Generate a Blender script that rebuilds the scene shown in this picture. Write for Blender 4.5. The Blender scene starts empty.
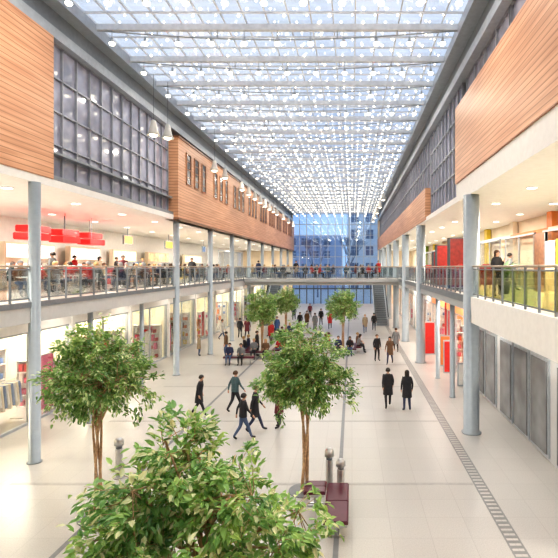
import bpy, math, random
from mathutils import Vector, Matrix, Euler
R=random.Random(7)
scene=bpy.context.scene
COL=scene.collection
EYE=6.1; F=480.0; VX=352; VY=267
def gpos(px,py,z=0.0):
    s=(py-VY)/(EYE-z); return ((px-VX)/s, F/s)

# ------------------------------------------------------------ materials
MATS={}
def mat(name,col,rough=0.5,metal=0.0,var=0.08,scale=6.0,emit=0.0,spec=None,sampling=True,trans=0.0):
    if name in MATS: return MATS[name]
    m=bpy.data.materials.new(name); m.use_nodes=True
    nt=m.node_tree; b=nt.nodes['Principled BSDF']
    tc=nt.nodes.new('ShaderNodeTexCoord'); n=nt.nodes.new('ShaderNodeTexNoise'); n.inputs['Scale'].default_value=scale
    r=nt.nodes.new('ShaderNodeValToRGB')
    r.color_ramp.elements[0].position=0.3; r.color_ramp.elements[1].position=0.7
    r.color_ramp.elements[0].color=tuple(c*(1-var) for c in col)+(1,)
    r.color_ramp.elements[1].color=tuple(min(1,c*(1+var)) for c in col)+(1,)
    nt.links.new(tc.outputs['Object'],n.inputs['Vector']); nt.links.new(n.outputs['Fac'],r.inputs['Fac'])
    nt.links.new(r.outputs['Color'],b.inputs['Base Color'])
    b.inputs['Roughness'].default_value=rough; b.inputs['Metallic'].default_value=metal
    if emit>0:
        nt.links.new(r.outputs['Color'],b.inputs['Emission Color']); b.inputs['Emission Strength'].default_value=emit
        if not sampling:
            try: m.cycles.emission_sampling='NONE'
            except Exception: pass
    MATS[name]=m; return m
def glassmat(name,tint,refl=0.12,rough=0.02,k=0.6):
    m=bpy.data.materials.new(name); m.use_nodes=True; nt=m.node_tree
    nt.nodes.remove(nt.nodes['Principled BSDF']); out=nt.nodes['Material Output']
    t=nt.nodes.new('ShaderNodeBsdfTransparent'); t.inputs[0].default_value=tint+(1,)
    g=nt.nodes.new('ShaderNodeBsdfGlossy'); g.inputs['Roughness'].default_value=rough
    lw=nt.nodes.new('ShaderNodeLayerWeight'); lw.inputs[0].default_value=0.25
    ma=nt.nodes.new('ShaderNodeMath'); ma.operation='MULTIPLY_ADD'; ma.inputs[1].default_value=k; ma.inputs[2].default_value=refl
    nt.links.new(lw.outputs['Fresnel'],ma.inputs[0])
    mx=nt.nodes.new('ShaderNodeMixShader'); nt.links.new(ma.outputs[0],mx.inputs[0])
    nt.links.new(t.outputs[0],mx.inputs[1]); nt.links.new(g.outputs[0],mx.inputs[2]); nt.links.new(mx.outputs[0],out.inputs[0])
    return m
M_white=mat('white_plaster',(0.86,0.85,0.82),0.6,var=0.03)
M_fascia=mat('fascia_panel',(0.45,0.47,0.48),0.45,var=0.04)
M_fascia2=mat('pale_fascia_panel',(0.58,0.59,0.59),0.45,var=0.03)
M_steel=mat('grey_painted_steel',(0.24,0.27,0.30),0.4,0.3)
M_dsteel=mat('dark_steel',(0.10,0.12,0.14),0.4,0.4)
M_lsteel=mat('light_steel',(0.45,0.49,0.53),0.35,0.2)
M_mull=mat('mullion_steel',(0.34,0.36,0.41),0.4,0.2)
M_roofbar=mat('roof_steel',(0.80,0.83,0.87),0.4,0.0)
M_chrome=mat('brushed_metal',(0.6,0.6,0.6),0.3,0.9)
M_col=mat('column_paint',(0.31,0.35,0.38),0.35,0.1,var=0.04)
M_strip=mat('dark_stone',(0.20,0.21,0.22),0.4)
M_bulb=mat('lamp_glow',(1.0,0.90,0.70),0.5,emit=5,sampling=False,var=0.01)
M_down=mat('downlight_glow',(1.0,0.93,0.8),0.5,emit=4,sampling=False,var=0.01)
M_glass=glassmat('clear_glass',(0.93,0.96,0.96),0.03)
M_yglass=glassmat('yellow_tinted_glass',(0.96,0.92,0.62),0.04)
M_gglass=glassmat('green_tinted_glass',(0.86,0.93,0.62),0.04)
M_bluglass=glassmat('blue_tinted_glass',(0.72,0.85,1.0),0.08)
M_roofglass=glassmat('roof_glass',(0.97,0.98,1.0),0.04,0.15,0.30)
M_shopglass=glassmat('shop_glass',(0.97,0.98,0.97),0.01,0.02,0.35)
M_rail=mat('pale_wood_handrail',(0.42,0.32,0.22),0.4)
M_bark=mat('bark',(0.50,0.33,0.19),0.8,var=0.3,scale=14)
M_burg=mat('burgundy_leather',(0.10,0.012,0.03),0.3)
M_red=mat('red_fabric',(0.60,0.03,0.025),0.5)
M_dred=mat('dark_red_panel',(0.30,0.02,0.015),0.45,var=.25)
M_redglow=mat('red_glow_lamp',(0.85,0.012,0.012),0.4,emit=0.4,var=0.02,sampling=False)
M_warm=mat('warm_wall',(0.88,0.76,0.58),0.6,var=0.1,scale=0.6)
M_yellow=mat('yellow_panel',(0.75,0.55,0.05),0.5)
M_green=mat('green_panel',(0.30,0.46,0.06),0.5)
M_orange=mat('orange_panel',(0.75,0.24,0.06),0.5)
M_orglow=mat('self_glowing_orange',(0.95,0.36,0.14),0.5,emit=0.5,var=.15,scale=1.0,sampling=False)  # emission added so the plain orange wall and fascia look lit
M_wglow=mat('self_glowing_shop_wall',(0.98,0.84,0.60),0.5,emit=0.42,var=.15,scale=.8,sampling=False)  # plain shop walls given their own glow to imitate bright shop lighting
M_blue=mat('blue_panel',(0.1,0.2,0.45),0.5)
M_pink=mat('pink_panel',(0.75,0.12,0.25),0.5)
M_brown=mat('brown_wood',(0.25,0.12,0.06),0.4,var=0.25)
M_galfloor=mat('gallery_floor',(0.55,0.51,0.45),0.3)
M_dark=mat('dark_interior',(0.03,0.035,0.04),0.4)
M_stone=mat('street_stone',(0.5,0.5,0.5),0.8)
M_curt=mat('curtain_glass',(0.36,0.37,0.47),0.07,0.0,var=0.35,scale=1.3)
M_curt.node_tree.nodes['Principled BSDF'].inputs['IOR'].default_value=2.3
M_wdark=mat('dark_window_glass',(0.05,0.045,0.045),0.2,var=.2)
M_dglaze=mat('grey_glazing',(0.20,0.21,0.22),0.12,var=.3,scale=1)

def woodmat():
    m=bpy.data.materials.new('cedar_slat_cladding'); m.use_nodes=True; nt=m.node_tree; b=nt.nodes['Principled BSDF']
    tc=nt.nodes.new('ShaderNodeTexCoord'); sp=nt.nodes.new('ShaderNodeSeparateXYZ'); nt.links.new(tc.outputs['Object'],sp.inputs[0])
    mu=nt.nodes.new('ShaderNodeMath'); mu.operation='MULTIPLY'; mu.inputs[1].default_value=6.0
    fr=nt.nodes.new('ShaderNodeMath'); fr.operation='FRACT'
    lt=nt.nodes.new('ShaderNodeMath'); lt.operation='LESS_THAN'; lt.inputs[1].default_value=0.18
    nt.links.new(sp.outputs['Z'],mu.inputs[0]); nt.links.new(mu.outputs[0],fr.inputs[0]); nt.links.new(fr.outputs[0],lt.inputs[0])
    mp=nt.nodes.new('ShaderNodeMapping'); mp.inputs['Scale'].default_value=(1,0.35,7); nt.links.new(tc.outputs['Object'],mp.inputs[0])
    n=nt.nodes.new('ShaderNodeTexNoise'); n.inputs['Scale'].default_value=1.3; nt.links.new(mp.outputs[0],n.inputs[0])
    r=nt.nodes.new('ShaderNodeValToRGB'); r.color_ramp.elements[0].position=0.35; r.color_ramp.elements[1].position=0.68
    r.color_ramp.elements[0].color=(0.60,0.30,0.165,1); r.color_ramp.elements[1].color=(0.78,0.45,0.27,1)
    nt.links.new(n.outputs['Fac'],r.inputs[0])
    mx=nt.nodes.new('ShaderNodeMixRGB'); mx.inputs[2].default_value=(0.43,0.20,0.105,1)
    nt.links.new(lt.outputs[0],mx.inputs[0]); nt.links.new(r.outputs[0],mx.inputs[1]); nt.links.new(mx.outputs[0],b.inputs['Base Color'])
    b.inputs['Roughness'].default_value=0.45
    return m
M_wood=woodmat()
def floormat():
    m=bpy.data.materials.new('terrazzo_tiles'); m.use_nodes=True; nt=m.node_tree; b=nt.nodes['Principled BSDF']
    tc=nt.nodes.new('ShaderNodeTexCoord')
    br=nt.nodes.new('ShaderNodeTexBrick'); br.offset=0.0; br.inputs['Scale'].default_value=1.0
    br.inputs['Brick Width'].default_value=0.9; br.inputs['Row Height'].default_value=0.9; br.inputs['Mortar Size'].default_value=0.008
    br.inputs['Color1'].default_value=(0.50,0.48,0.45,1); br.inputs['Color2'].default_value=(0.475,0.457,0.428,1); br.inputs['Mortar'].default_value=(0.42,0.40,0.375,1)
    nt.links.new(tc.outputs['Object'],br.inputs['Vector'])
    n=nt.nodes.new('ShaderNodeTexNoise'); n.inputs['Scale'].default_value=35; n.inputs['Detail'].default_value=4
    nt.links.new(tc.outputs['Object'],n.inputs[0])
    mx=nt.nodes.new('ShaderNodeMixRGB'); mx.blend_type='OVERLAY'; mx.inputs[0].default_value=0.25
    nt.links.new(br.outputs[0],mx.inputs[1]); nt.links.new(n.outputs[0],mx.inputs[2]); nt.links.new(mx.outputs[0],b.inputs['Base Color'])
    b.inputs['Roughness'].default_value=0.3
    return m
M_floor=floormat()
def leafmat():
    m=bpy.data.materials.new('ficus_leaf'); m.use_nodes=True; nt=m.node_tree; b=nt.nodes['Principled BSDF']
    a=nt.nodes.new('ShaderNodeAttribute'); a.attribute_name='leafcol'
    n=nt.nodes.new('ShaderNodeTexNoise'); n.inputs['Scale'].default_value=2.0
    mx=nt.nodes.new('ShaderNodeMixRGB'); mx.blend_type='OVERLAY'; mx.inputs[0].default_value=0.2
    nt.links.new(a.outputs['Color'],mx.inputs[1]); nt.links.new(n.outputs[0],mx.inputs[2]); nt.links.new(mx.outputs[0],b.inputs['Base Color'])
    b.inputs['Roughness'].default_value=0.30
    tl=nt.nodes.new('ShaderNodeBsdfTranslucent'); nt.links.new(mx.outputs[0],tl.inputs[0])
    ms=nt.nodes.new('ShaderNodeMixShader'); ms.inputs[0].default_value=.25
    nt.links.new(b.outputs[0],ms.inputs[1]); nt.links.new(tl.outputs[0],ms.inputs[2]); nt.links.new(ms.outputs[0],nt.nodes['Material Output'].inputs[0])
    return m
M_leaf=leafmat()

# ------------------------------------------------------------ mesh builder
class MB:
    def __init__(s): s.v=[]; s.f=[]; s.m=[]
    def add(s,vs,fs,m=0):
        o=len(s.v); s.v+= [tuple(v) for v in vs]
        for f in fs: s.f.append(tuple(i+o for i in f)); s.m.append(m)
        return s
    def box(s,x0,x1,y0,y1,z0,z1,m=0):
        s.add([(x0,y0,z0),(x1,y0,z0),(x1,y1,z0),(x0,y1,z0),(x0,y0,z1),(x1,y0,z1),(x1,y1,z1),(x0,y1,z1)],
              [(0,3,2,1),(4,5,6,7),(0,1,5,4),(1,2,6,5),(2,3,7,6),(3,0,4,7)],m); return s
    def tube(s,pts,rs,n=10,m=0,caps=True):
        pts=[Vector(p) for p in pts]
        if not isinstance(rs,(list,tuple)): rs=[rs]*len(pts)
        vs=[];fs=[]
        up=Vector((0,0,1)); d0=(pts[-1]-pts[0]).normalized()
        if abs(d0.z)>0.8: up=Vector((1,0,0))
        for i,p in enumerate(pts):
            d=(pts[min(i+1,len(pts)-1)]-pts[max(i-1,0)]).normalized()
            a=d.cross(up).normalized(); b=d.cross(a).normalized()
            for k in range(n):
                t=2*math.pi*k/n; vs.append(p+(a*math.cos(t)+b*math.sin(t))*rs[i])
        for i in range(len(pts)-1):
            for k in range(n):
                fs.append((i*n+k,i*n+(k+1)%n,(i+1)*n+(k+1)%n,(i+1)*n+k))
        if caps: fs.append(tuple(range(n))); fs.append(tuple((len(pts)-1)*n+k for k in range(n)))
        s.add(vs,fs,m); return s
    def lathe(s,prof,n=20,m=0,sx=1,sy=1,c=(0,0,0)):
        vs=[];fs=[]
        for r,z in prof:
            for k in range(n):
                t=2*math.pi*k/n; vs.append((c[0]+r*sx*math.cos(t),c[1]+r*sy*math.sin(t),c[2]+z))
        for i in range(len(prof)-1):
            for k in range(n): fs.append((i*n+k,i*n+(k+1)%n,(i+1)*n+(k+1)%n,(i+1)*n+k))
        fs.append(tuple(range(n))[::-1]); fs.append(tuple((len(prof)-1)*n+k for k in range(n)))
        s.add(vs,fs,m); return s
    def mesh(s,name,mats,smooth=False):
        me=bpy.data.meshes.new(name); me.from_pydata(s.v,[],s.f); 
        for q in mats: me.materials.append(q)
        for p,mi in zip(me.polygons,s.m): p.material_index=mi; p.use_smooth=smooth
        me.update(); return me
def ob(name,me,loc=(0,0,0),rot=0,parent=None,label=None,cat=None,kind=None,group=None):
    o=bpy.data.objects.new(name,me); COL.objects.link(o); o.location=loc; o.rotation_euler=(0,0,rot)
    if parent: o.parent=parent
    if label: o['label']=label
    if cat: o['category']=cat
    if kind: o['kind']=kind
    if group: o['group']=group
    return o
def empty(name,loc,rot=0,label=None,cat=None,group=None):
    o=ob(name,None,loc,rot,None,label,cat,None,group); o.empty_display_size=0.2; return o
def struct(name,b,mats,smooth=False): return ob(name,b.mesh(name,mats,smooth),kind='structure')
def dup(root,loc,rot=None,scale=None):
    def cp(o,par):
        c=o.copy(); COL.objects.link(c)
        if par: c.parent=par
        for ch in o.children: cp(ch,c)
        return c
    n=cp(root,None); n.location=loc
    if rot is not None: n.rotation_euler=(0,0,rot)
    if scale: n.scale=(scale,)*3
    return n
WN=[0]
def nxt(k='window'):
    WN[0]+=1; return f'{k}_{WN[0]}'

XL=-10.0; XR=4.4; YE=80.0; YB=-5.0
ZS0=4.35; ZS1=5.0; ZC=8.75; ZR=15.2
# ------------------------------------------------------------ shell
b=MB().box(-19,13,YB,YE,-0.3,0); struct('floor',b,[M_floor])
for x,w in ((-0.35,0.12),(-6.3,0.12)):
    struct(nxt('trim'),MB().box(x-w/2,x+w/2,YB+.1,YE-.5,0.0,0.004),[M_strip])
g=MB().box(3.42,3.46,YB+.1,YE-.5,0,.006).box(3.72,3.76,YB+.1,YE-.5,0,.006)
y=YB+.2
while y<YE-.8: g.box(3.46,3.72,y,y+.10,0,.005); y+=.2
struct(nxt('trim'),g,[mat('grate_grey',(0.24,0.24,0.235),.4)])
for y in (8,13.5,19,24.5,30,35.5,41,52,63,74):
    struct(nxt('trim'),MB().box(-9.6,3.4,y-0.07,y+0.07,0.0,0.003),[mat('cross_strip',(0.40,0.385,0.365),0.4)])
struct('floor_gallery_west',MB().box(-19,XL,YB,YE,ZS0+.15,ZS1).box(XL-.02,XL+.06,YB,YE,ZS0+.02,ZS0+.5,1).box(XL-.02,XL+.1,YB,YE,ZS0+.5,ZS1+.02,3).box(-19,XL,YB,YE,ZS0+.1,ZS0+.15,2),[M_galfloor,M_fascia2,M_white,M_steel])
b=MB().box(XR,13,YB,YE,ZS0+.15,ZS1).box(XR-.12,XR+.02,YB,17.3,ZS0-.25,ZS1+.02,1).box(XR-.12,XR+1.2,17.2,17.3,ZS0-.25,ZS0+.2,1).box(XR-.06,XR+.02,17.3,YE,ZS0+.1,ZS0+.4,3).box(XR-.1,XR+.02,17.3,YE,ZS0+.4,ZS1+.02,4).box(XR,13,YB,YE,ZS0+.1,ZS0+.15,2)
struct('floor_gallery_east',b,[M_galfloor,M_white,M_white,M_fascia,M_steel])
struct('wall_west',MB().box(-19.3,-19,YB,YE,0,ZR),[M_warm])
struct('wall_east',MB().box(13,13.3,YB,YE,0,ZR),[M_warm])
struct('wall_south',MB().box(-19,13,YB-.3,YB,0,ZR),[M_fascia])
struct('ceiling_west',MB().box(-19,XL+.1,YB,YE,ZC,ZC+.25),[M_white])
struct('ceiling_east',MB().box(XR-.1,13,YB,YE,ZC,ZC+.25),[M_white])
struct('ceiling_upper_west',MB().box(-19,XL-.5,YB,YE,13.4,ZR),[M_steel])
struct('ceiling_upper_east',MB().box(XR+.5,13,YB,YE,13.4,ZR),[M_steel])
struct(nxt('trim'),MB().box(XL-.5,XL+.45,YB,YE,14.75,15.15).box(XL-.5,XL+.1,YB,YE,13.75,14.1).box(XL-.5,XL-.05,YB,YE,14.1,14.75,1),[M_lsteel,M_steel])
struct(nxt('trim'),MB().box(XR-.45,XR+.5,YB,YE,14.75,15.15).box(XR-.1,XR+.5,YB,YE,13.75,14.1).box(XR+.05,XR+.5,YB,YE,14.1,14.75,1),[M_lsteel,M_steel])

def curtain(xp,y0,y1,z0,z1,ny,nz,side,frame=M_mull,pane=M_curt,t=0.05):
    b=MB(); d=0.09*side
    xa,xb=sorted((xp,xp+d))
    b.box(xp-.02*side if side>0 else xp,xp if side>0 else xp+.02,y0,y1,z0,z1,1)
    for i in range(ny+1):
        y=y0+(y1-y0)*i/ny; b.box(xa,xb,max(y0,y-t/2),min(y1,y+t/2),z0,z1)
    for i in range(nz+1):
        z=z0+(z1-z0)*i/nz; b.box(xa,xb,y0,y1,max(z0,z-t/2),min(z1,z+t/2))
    return struct(nxt(),b,[frame,pane])
struct('wall_west_cladding_near',MB().box(XL-.4,XL+.12,YB,15.9,ZC+.25,13.75),[M_wood])
for i in range(4):
    y0=16+i*2.65; curtain(XL-.25,y0,y0+2.63,9.15,13.75,3,4,1)
struct(nxt('trim'),MB().box(XL-.3,XL+.1,15.9,26.6,ZC+.25,9.15).box(XL-.3,XL+.06,15.9,26.6,9.9,9.98),[M_steel])
struct('wall_west_cladding',MB().box(XL-.4,XL+.35,26.65,YE,ZC+.1,13.3).box(XL-.4,XL+.4,26.6,YE,13.3,13.4,1).box(XL-.4,XL+.4,26.6,YE,ZC,ZC+.1,1),[M_wood,M_brown])
M_slat=mat('cedar_louvre',(0.45,0.21,0.11),.5,var=.15)
def woodwin(xf,y0,w,z0,z1,side):
    b=MB(); xa,xb=sorted((xf,xf+.05*side)); xc=xf+.012*side
    b.box(min(xf,xc),max(xf,xc),y0,y0+w,z0,z1,1)
    for y in (y0,y0+w-.06): b.box(xa,xb,y,y+.06,z0,z1)
    for z in (z0,z1-.06): b.box(xa,xb,y0,y0+w,z,z+.06)
    for i in range(1,4):
        z=z0+(z1-z0)*i/4; b.box(xa,xb-.02,y0,y0+w,z-.015,z+.015,0)
    struct(nxt(),b,[M_slat,M_wdark])
y=27.9
while y<78:
    for k in range(3): woodwin(XL+.35,y+k*1.45,.85,10.9,12.75,1)
    y+=5.6
struct('wall_east_cladding_near',MB().box(XR-.15,XR+.4,YB,19.8,9.5,12.6).box(XR-.1,XR+.4,YB,19.8,ZC+.25,9.5,1),[M_wood,M_white])
y=YB+.2
while y<18:
    curtain(XR+.3,y,y+2.6,12.6,13.75,2,1,-1); y+=2.7
for i in range(3):
    y0=19.9+i*2.65; curtain(XR+.25,y0,y0+2.63,9.1,13.75,3,4,-1)
struct('wall_east_cladding',MB().box(XR-.15,XR+.4,27.9,YE,ZC+.1,10.7),[M_wood])
y=27.9
while y<79:
    curtain(XR+.25,y,min(YE,y+3.2),10.72,13.75,3,2,-1); y+=3.26
def post(x,y,z0,z1,r,label,name='column',cat='column',m=M_col):
    b=MB().lathe([(r*1.25,0),(r*1.25,.04),(r,.05),(r,z1-z0)],20)
    return ob(name,b.mesh(name,[m],True),(x,y,z0),label=label,cat=cat,group='round steel columns')
for y in (15.0,27.1,33.6,39.6,46.2,53,60,67,74):
    post(XL+.08,y,0,ZC,0.17,'slim grey round column rising unbroken past the gallery edge')
for y in (18.8,23.4):
    post(XL-.25,y,0,4.43,0.10,'slim grey post under the gallery edge','post','post')
for y in (8,17.7,30.7,39.5,48,57,66,74):
    post(XR-.0,y,0,ZC,0.29,'thick grey round column rising unbroken past the gallery edge')
for y in (22.5,26.3):
    post(XR+.3,y,0,4.43,0.12,'slim grey post under the gallery edge','post','post')

# ------------------------------------------------------------ roof
struct('ceiling',MB().box(XL-.4,XR+.4,YB,YE,15.28,15.30,0),[M_roofglass])
x=XL+.4
while x<XR-.3:
    ob('glazing_bar',MB().box(-.022,.022,0,YE-YB,0,.09).mesh('glazing_bar',[M_roofbar]),(x,YB,15.19),label='slim pale steel glazing bar along the glass roof',cat='glazing bar',group='roof glazing bars')
    x+=.81
W=XR-XL-.9
SAG=.34
me_t=MB().box(0,W,-.09,.09,-.0,.22).mesh('top_chord',[M_roofbar])
me_l=MB().tube([(W*i/24.0,0,-SAG*math.sin(math.pi*i/24.0)) for i in range(25)],.025,6).mesh('tension_rod',[M_lsteel],True)
root=empty('roof_truss',(XL+.45,7,14.96),label='pale steel roof truss with curved tension rod under glass',cat='roof truss',group='roof trusses')
ob('top_chord',me_t,parent=root); ob('tension_rod',me_l,parent=root)
for k in (1,2,3,4,5):
    ob('strut',MB().tube([(0,0,.01),(0,0,-SAG*math.sin(math.pi*k/6))],.018,6).mesh('strut',[M_lsteel],True),(W*k/6,0,0),parent=root)
trY=[7.0]
y=9.75
while y<YE-1:
    dup(root,(XL+.45,y,14.96)); trY.append(y); y+=2.75
pm=MB().box(0,W,-.03,.03,0,.06).mesh('roof_purlin',[M_roofbar])
for y in trY[:-1]:
    for q in (0.92,1.83):
        ob('roof_purlin',pm,(XL+.45,y+q,15.13),label='thin pale cross bar under the roof glass',cat='roof bar',group='thin roof cross bars')
hb=MB().lathe([(.04,0.2),(.05,0.1),(.10,0.0)],12).mesh('lamp_housing',[M_lsteel],True)
bb=MB().lathe([(.03,-.10),(.09,-.075),(.115,-.015),(.10,0.01)],12).mesh('bulb',[M_bulb],True)
rod=MB().tube([(0,0,.2),(0,0,.46)],.012,6).mesh('rod',[M_lsteel])
lamp=empty('roof_lamp',(0,7,14.5),label='small glowing spotlight hanging under a roof truss',cat='lamp',group='roof spotlights')
ob('lamp_housing',hb,parent=lamp); ob('bulb',bb,parent=lamp); ob('rod',rod,parent=lamp)
lamp.location=(XL+1.2,9.75,14.5)
cnt=1
for y in trY[2:]:
    for k in range(11):
        if cnt<298:
            dup(lamp,(XL+1.0+k*1.24,y,14.5)); cnt+=1
pb=MB()
for y in trY[1:-1]:
    for q in (0.46,0.92,1.38,1.83,2.3):
        for k in range(16):
            x=XL+1.1+k*.81+(.4 if q in(.46,1.38,2.3) else 0)
            if x<XR-.6 and R.random()<.88:
                s_=R.choice((.035,.045,.06)); c=(x,y+q,15.10-s_)
                pb.add([(c[0]-s_,c[1],c[2]),(c[0]+s_,c[1],c[2]),(c[0],c[1]-s_,c[2]),(c[0],c[1]+s_,c[2]),(c[0],c[1],c[2]+s_),(c[0],c[1],c[2]-s_)],[(0,2,5),(2,1,5),(1,3,5),(3,0,5),(2,0,4),(1,2,4),(3,1,4),(0,3,4)])
ob('pin_lamps',pb.mesh('pin_lamps',[M_bulb]),label='hundreds of tiny warm pin lamps along the roof bars',cat='lamp',kind='stuff')
M_bell=mat('bell_shade',(0.60,0.58,0.53),.3,.0,emit=.12,var=.05,sampling=False)
bell=MB().lathe([(.05,.56),(.09,.52),(.12,.36),(.17,.16),(.24,.0),(.22,.0),(.15,.12)],20).mesh('bell_shade',[M_bell],True)
bg=MB().lathe([(.02,-.06),(.10,-.04),(.14,.02),(.13,.08)],16).mesh('bulb',[M_bulb],True)
cable=MB().tube([(0,0,.56),(0,0,2.2)],.008,6).mesh('cable',[M_dsteel])
bl=empty('pendant_lamp',(-8.6,22.4,12.1),label='pale translucent bell-shaped pendant lamp hanging on a cable',cat='pendant lamp',group='bell pendants')
ob('bell_shade',bell,parent=bl); ob('bulb',bg,parent=bl); ob('cable',cable,parent=bl)
bl.scale=(1.15,1.15,1.2)
for y in (20.8,30,32.5,37.5,40,42.5,45,47.5,50,52.5,55,60,65,70): dup(bl,(-8.6,y,12.1 if y>21 else 11.8))
for y in (44.5,50,55.5,61,66): dup(bl,(2.9,y,12.3))

# ------------------------------------------------------------ end facade
for i in range(6):
    x0=XL+.1+i*(XR-XL-.2)/6; x1=x0+(XR-XL-.2)/6-.02
    b=MB(); b.box(x0,x1,YE-.02,YE,4.2,15.1,1)
    for q in range(3):
        xx=x0+(x1-x0)*q/2; b.box(max(x0,xx-.045),min(x1,xx+.045),YE-.15,YE-.02,4.2,15.1)
    for z in (4.2,6.0,7.8,9.6,11.4,13.2,15.0): b.box(x0,x1,YE-.12,YE-.02,z-.045,z+.045)
    struct(nxt(),b,[M_lsteel,M_bluglass])
for i in range(6):
    x0=XL+.1+i*(XR-XL-.2)/6; x1=x0+(XR-XL-.2)/6-.02
    b=MB(); b.box(x0,x1,YE-.02,YE,0,4.1,1)
    for q in range(3):
        xx=x0+(x1-x0)*q/2; b.box(max(x0,xx-.08),min(x1,xx+.08),YE-.15,YE-.02,0,4.1)
    b.box(x0,x1,YE-.15,YE-.02,2.4,2.6).box(x0,x1,YE-.15,YE-.02,3.9,4.15)
    ob(nxt('door'),b.mesh('door',[M_dsteel,M_bluglass]),kind='structure')
struct('wall_north_west',MB().box(-19,XL+.1,YE-.1,YE,0,ZR),[M_warm])
struct('wall_north_east',MB().box(XR-.1,13,YE-.1,YE,0,ZR),[M_warm])
ob('street_ground',MB().box(-60,60,YE,YE+80,-.4,-.1).mesh('g',[M_stone]),label='grey street paving outside the glazed end wall',cat='street')
WM=MB().box(-.8,.8,-.06,0,0,2.0,1).box(-.9,.9,-.12,-.0,-.12,0).box(-.04,.04,-.1,-.0,0,2,0).box(-.8,.8,-.1,-.0,1.2,1.28,0).mesh('window',[M_white,mat('dusk_window',(0.16,0.2,0.28),.1)])
def facade_building(cx,cy,rot,w,h,label,m,z0=1.5):
    e=empty('building',(cx,cy,-.1),rot,label=label,cat='building')
    ob('facade',MB().box(-w/2,w/2,0,10,0,h).mesh('facade',[m]),parent=e)
    z=z0; n=0
    while z<h-2.5:
        x=-w/2+1.6
        while x<w/2-1:
            if n<95: ob('window',WM,(x,0,z),parent=e); n+=1
            x+=3.2
        z+=3.6
facade_building(5.5,YE+24,0,13,21,'pale stone town building with rows of windows',mat('pale_stone',(0.80,0.78,0.75),.8))
facade_building(-25,YE+55,0,44,15,'blue-grey distant building at dusk',mat('dusk_stone',(0.40,0.47,0.60),.8))
facade_building(-24,46,math.pi/2,60,29,'grey office block rising beside the glass roof',mat('office_stone',(0.32,0.35,0.42),.7),19)
def baretree(x,y):
    b=MB()
    def br(p,d,l,r,dep):
        q=p+d*l; b.tube([p,q],[r,r*.65],5)
        if dep>0:
            for k in range(3):
                nd=(d+Vector((R.uniform(-.6,.6),R.uniform(-.4,.4),R.uniform(.0,.6)))).normalized(); br(q,nd,l*.74,r*.6,dep-1)
    br(Vector((0,0,0)),Vector((0,0,1)),3.8,.2,5)
    ob('bare_tree',b.mesh('bare_tree',[mat('dusk_bark',(0.19,0.21,0.27),.9)]),(x,y,-.1),label='leafless street tree outside the glass wall',cat='tree',group='bare street trees')
for x,y in ((-13,YE+9),(-7,YE+18),(-1.5,YE+9)): baretree(x,y)

# ------------------------------------------------------------ railings
def make_rail(L,label,gm=M_glass):
    e=empty('railing',(0,0,0),label=label,cat='railing',group='glass gallery railings')
    ob('glass_panel',MB().box(-.008,.008,.06,L-.06,.12,.98).mesh('glass_panel',[gm]),parent=e)
    ob('handrail',MB().tube([(0,0,1.1),(0,L,1.1)],.035,10).mesh('handrail',[M_rail],True),parent=e)
    pb=MB().box(-.03,.03,-.02,.02,0,1.08).mesh('post',[M_steel])
    n=3
    for k in range(n): ob('post',pb,(0,L*k/n+.03,0),parent=e)
    for z in (.1,1.0): ob('rail_bar',MB().box(-.015,.015,0,L,z-.02,z+.02).mesh('rail_bar',[M_steel]),parent=e)
    return e
rl=make_rail(2.72,'glass gallery railing with wooden handrail and steel posts')
ry=make_rail(2.72,'railing with yellow tinted glass and wooden handrail',M_yglass)
rg=make_rail(2.72,'railing with green tinted glass and wooden handrail',M_gglass)
ys=[3+2.75*i for i in range(28)]
rl.location=(XL-.0,ys[0],5.02)
for y in ys[1:]: dup(rl,(XL,y,5.02))
for i,y in enumerate(ys):
    if i==4: ry.location=(XR,y,5.02)
    elif i==3: rg.location=(XR,y,5.02)
    elif i==2: dup(ry,(XR,y,5.02))
    else: dup(rl,(XR-.0,y,5.02))
YBr=44.0
struct('floor_bridge',MB().box(XL+.12,XR-.12,YBr,YBr+5,4.8,5.0).box(XL+.12,XR-.12,YBr-.04,YBr,4.72,5.02,1).box(XL+.12,XR-.12,YBr+5,YBr+5.04,4.72,5.02,1).box(XL+.12,XR-.12,YBr+.3,YBr+.5,4.42,4.8,1).box(XL+.12,XR-.12,YBr+4.5,YBr+4.7,4.42,4.8,1),[M_galfloor,M_fascia])
for i in range(5):
    for yy in (YBr+.05,YBr+4.95):
        dup(rl,(XL+.2+(i+1)*2.8,yy,5.02),math.pi/2)

# ------------------------------------------------------------ shops
def storefront(x,y0,y1,z0,z1,side):
    b=MB(); d=.08*side; xa,xb=sorted((x,x+d)); xc,xd=sorted((x,x+.015*side))
    b.box(xc,xd,y0,y1,z0+.1,z1,1)
    n=2
    for i in range(n+1):
        y=y0+(y1-y0)*i/n; b.box(xa,xb,max(y0,y-.03),min(y1,y+.03),z0,z1)
    b.box(xa,xb,y0,y1,z0,z0+.1); b.box(xa,xb,y0,y1,z1-.08,z1)
    struct(nxt(),b,[M_lsteel,M_shopglass])
bays=[10.2+5.6*i for i in range(12)]
def shelf_unit(loc,rot,cols,label,w=1.8,h=2.0,grp='shop display shelves'):
    e=empty('display_shelf',loc,rot,label=label,cat='shelf',group=grp)
    b=MB().box(-w/2,w/2,.3,.34,0,h).box(-w/2,-w/2+.04,0,.34,0,h).box(w/2-.04,w/2,0,.34,0,h)
    for k in range(5): b.box(-w/2,w/2,0,.34,h*k/4.0-(.03 if k else 0),h*k/4.0+(.0 if k else .03))
    ob('rack',b.mesh('rack',[M_white]),parent=e)
    ms=[MB().box(0,.16,.03,.28,0,.22+.1*j).mesh('product',[cols[j%len(cols)]]) for j in range(3)]
    for k in range(4):
        x=-w/2+.1
        while x<w/2-.22:
            ob('product',ms[R.randrange(3)],(x,0,h*k/4.0+.032),parent=e); x+=R.choice((.24,.3))
    return e
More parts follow.
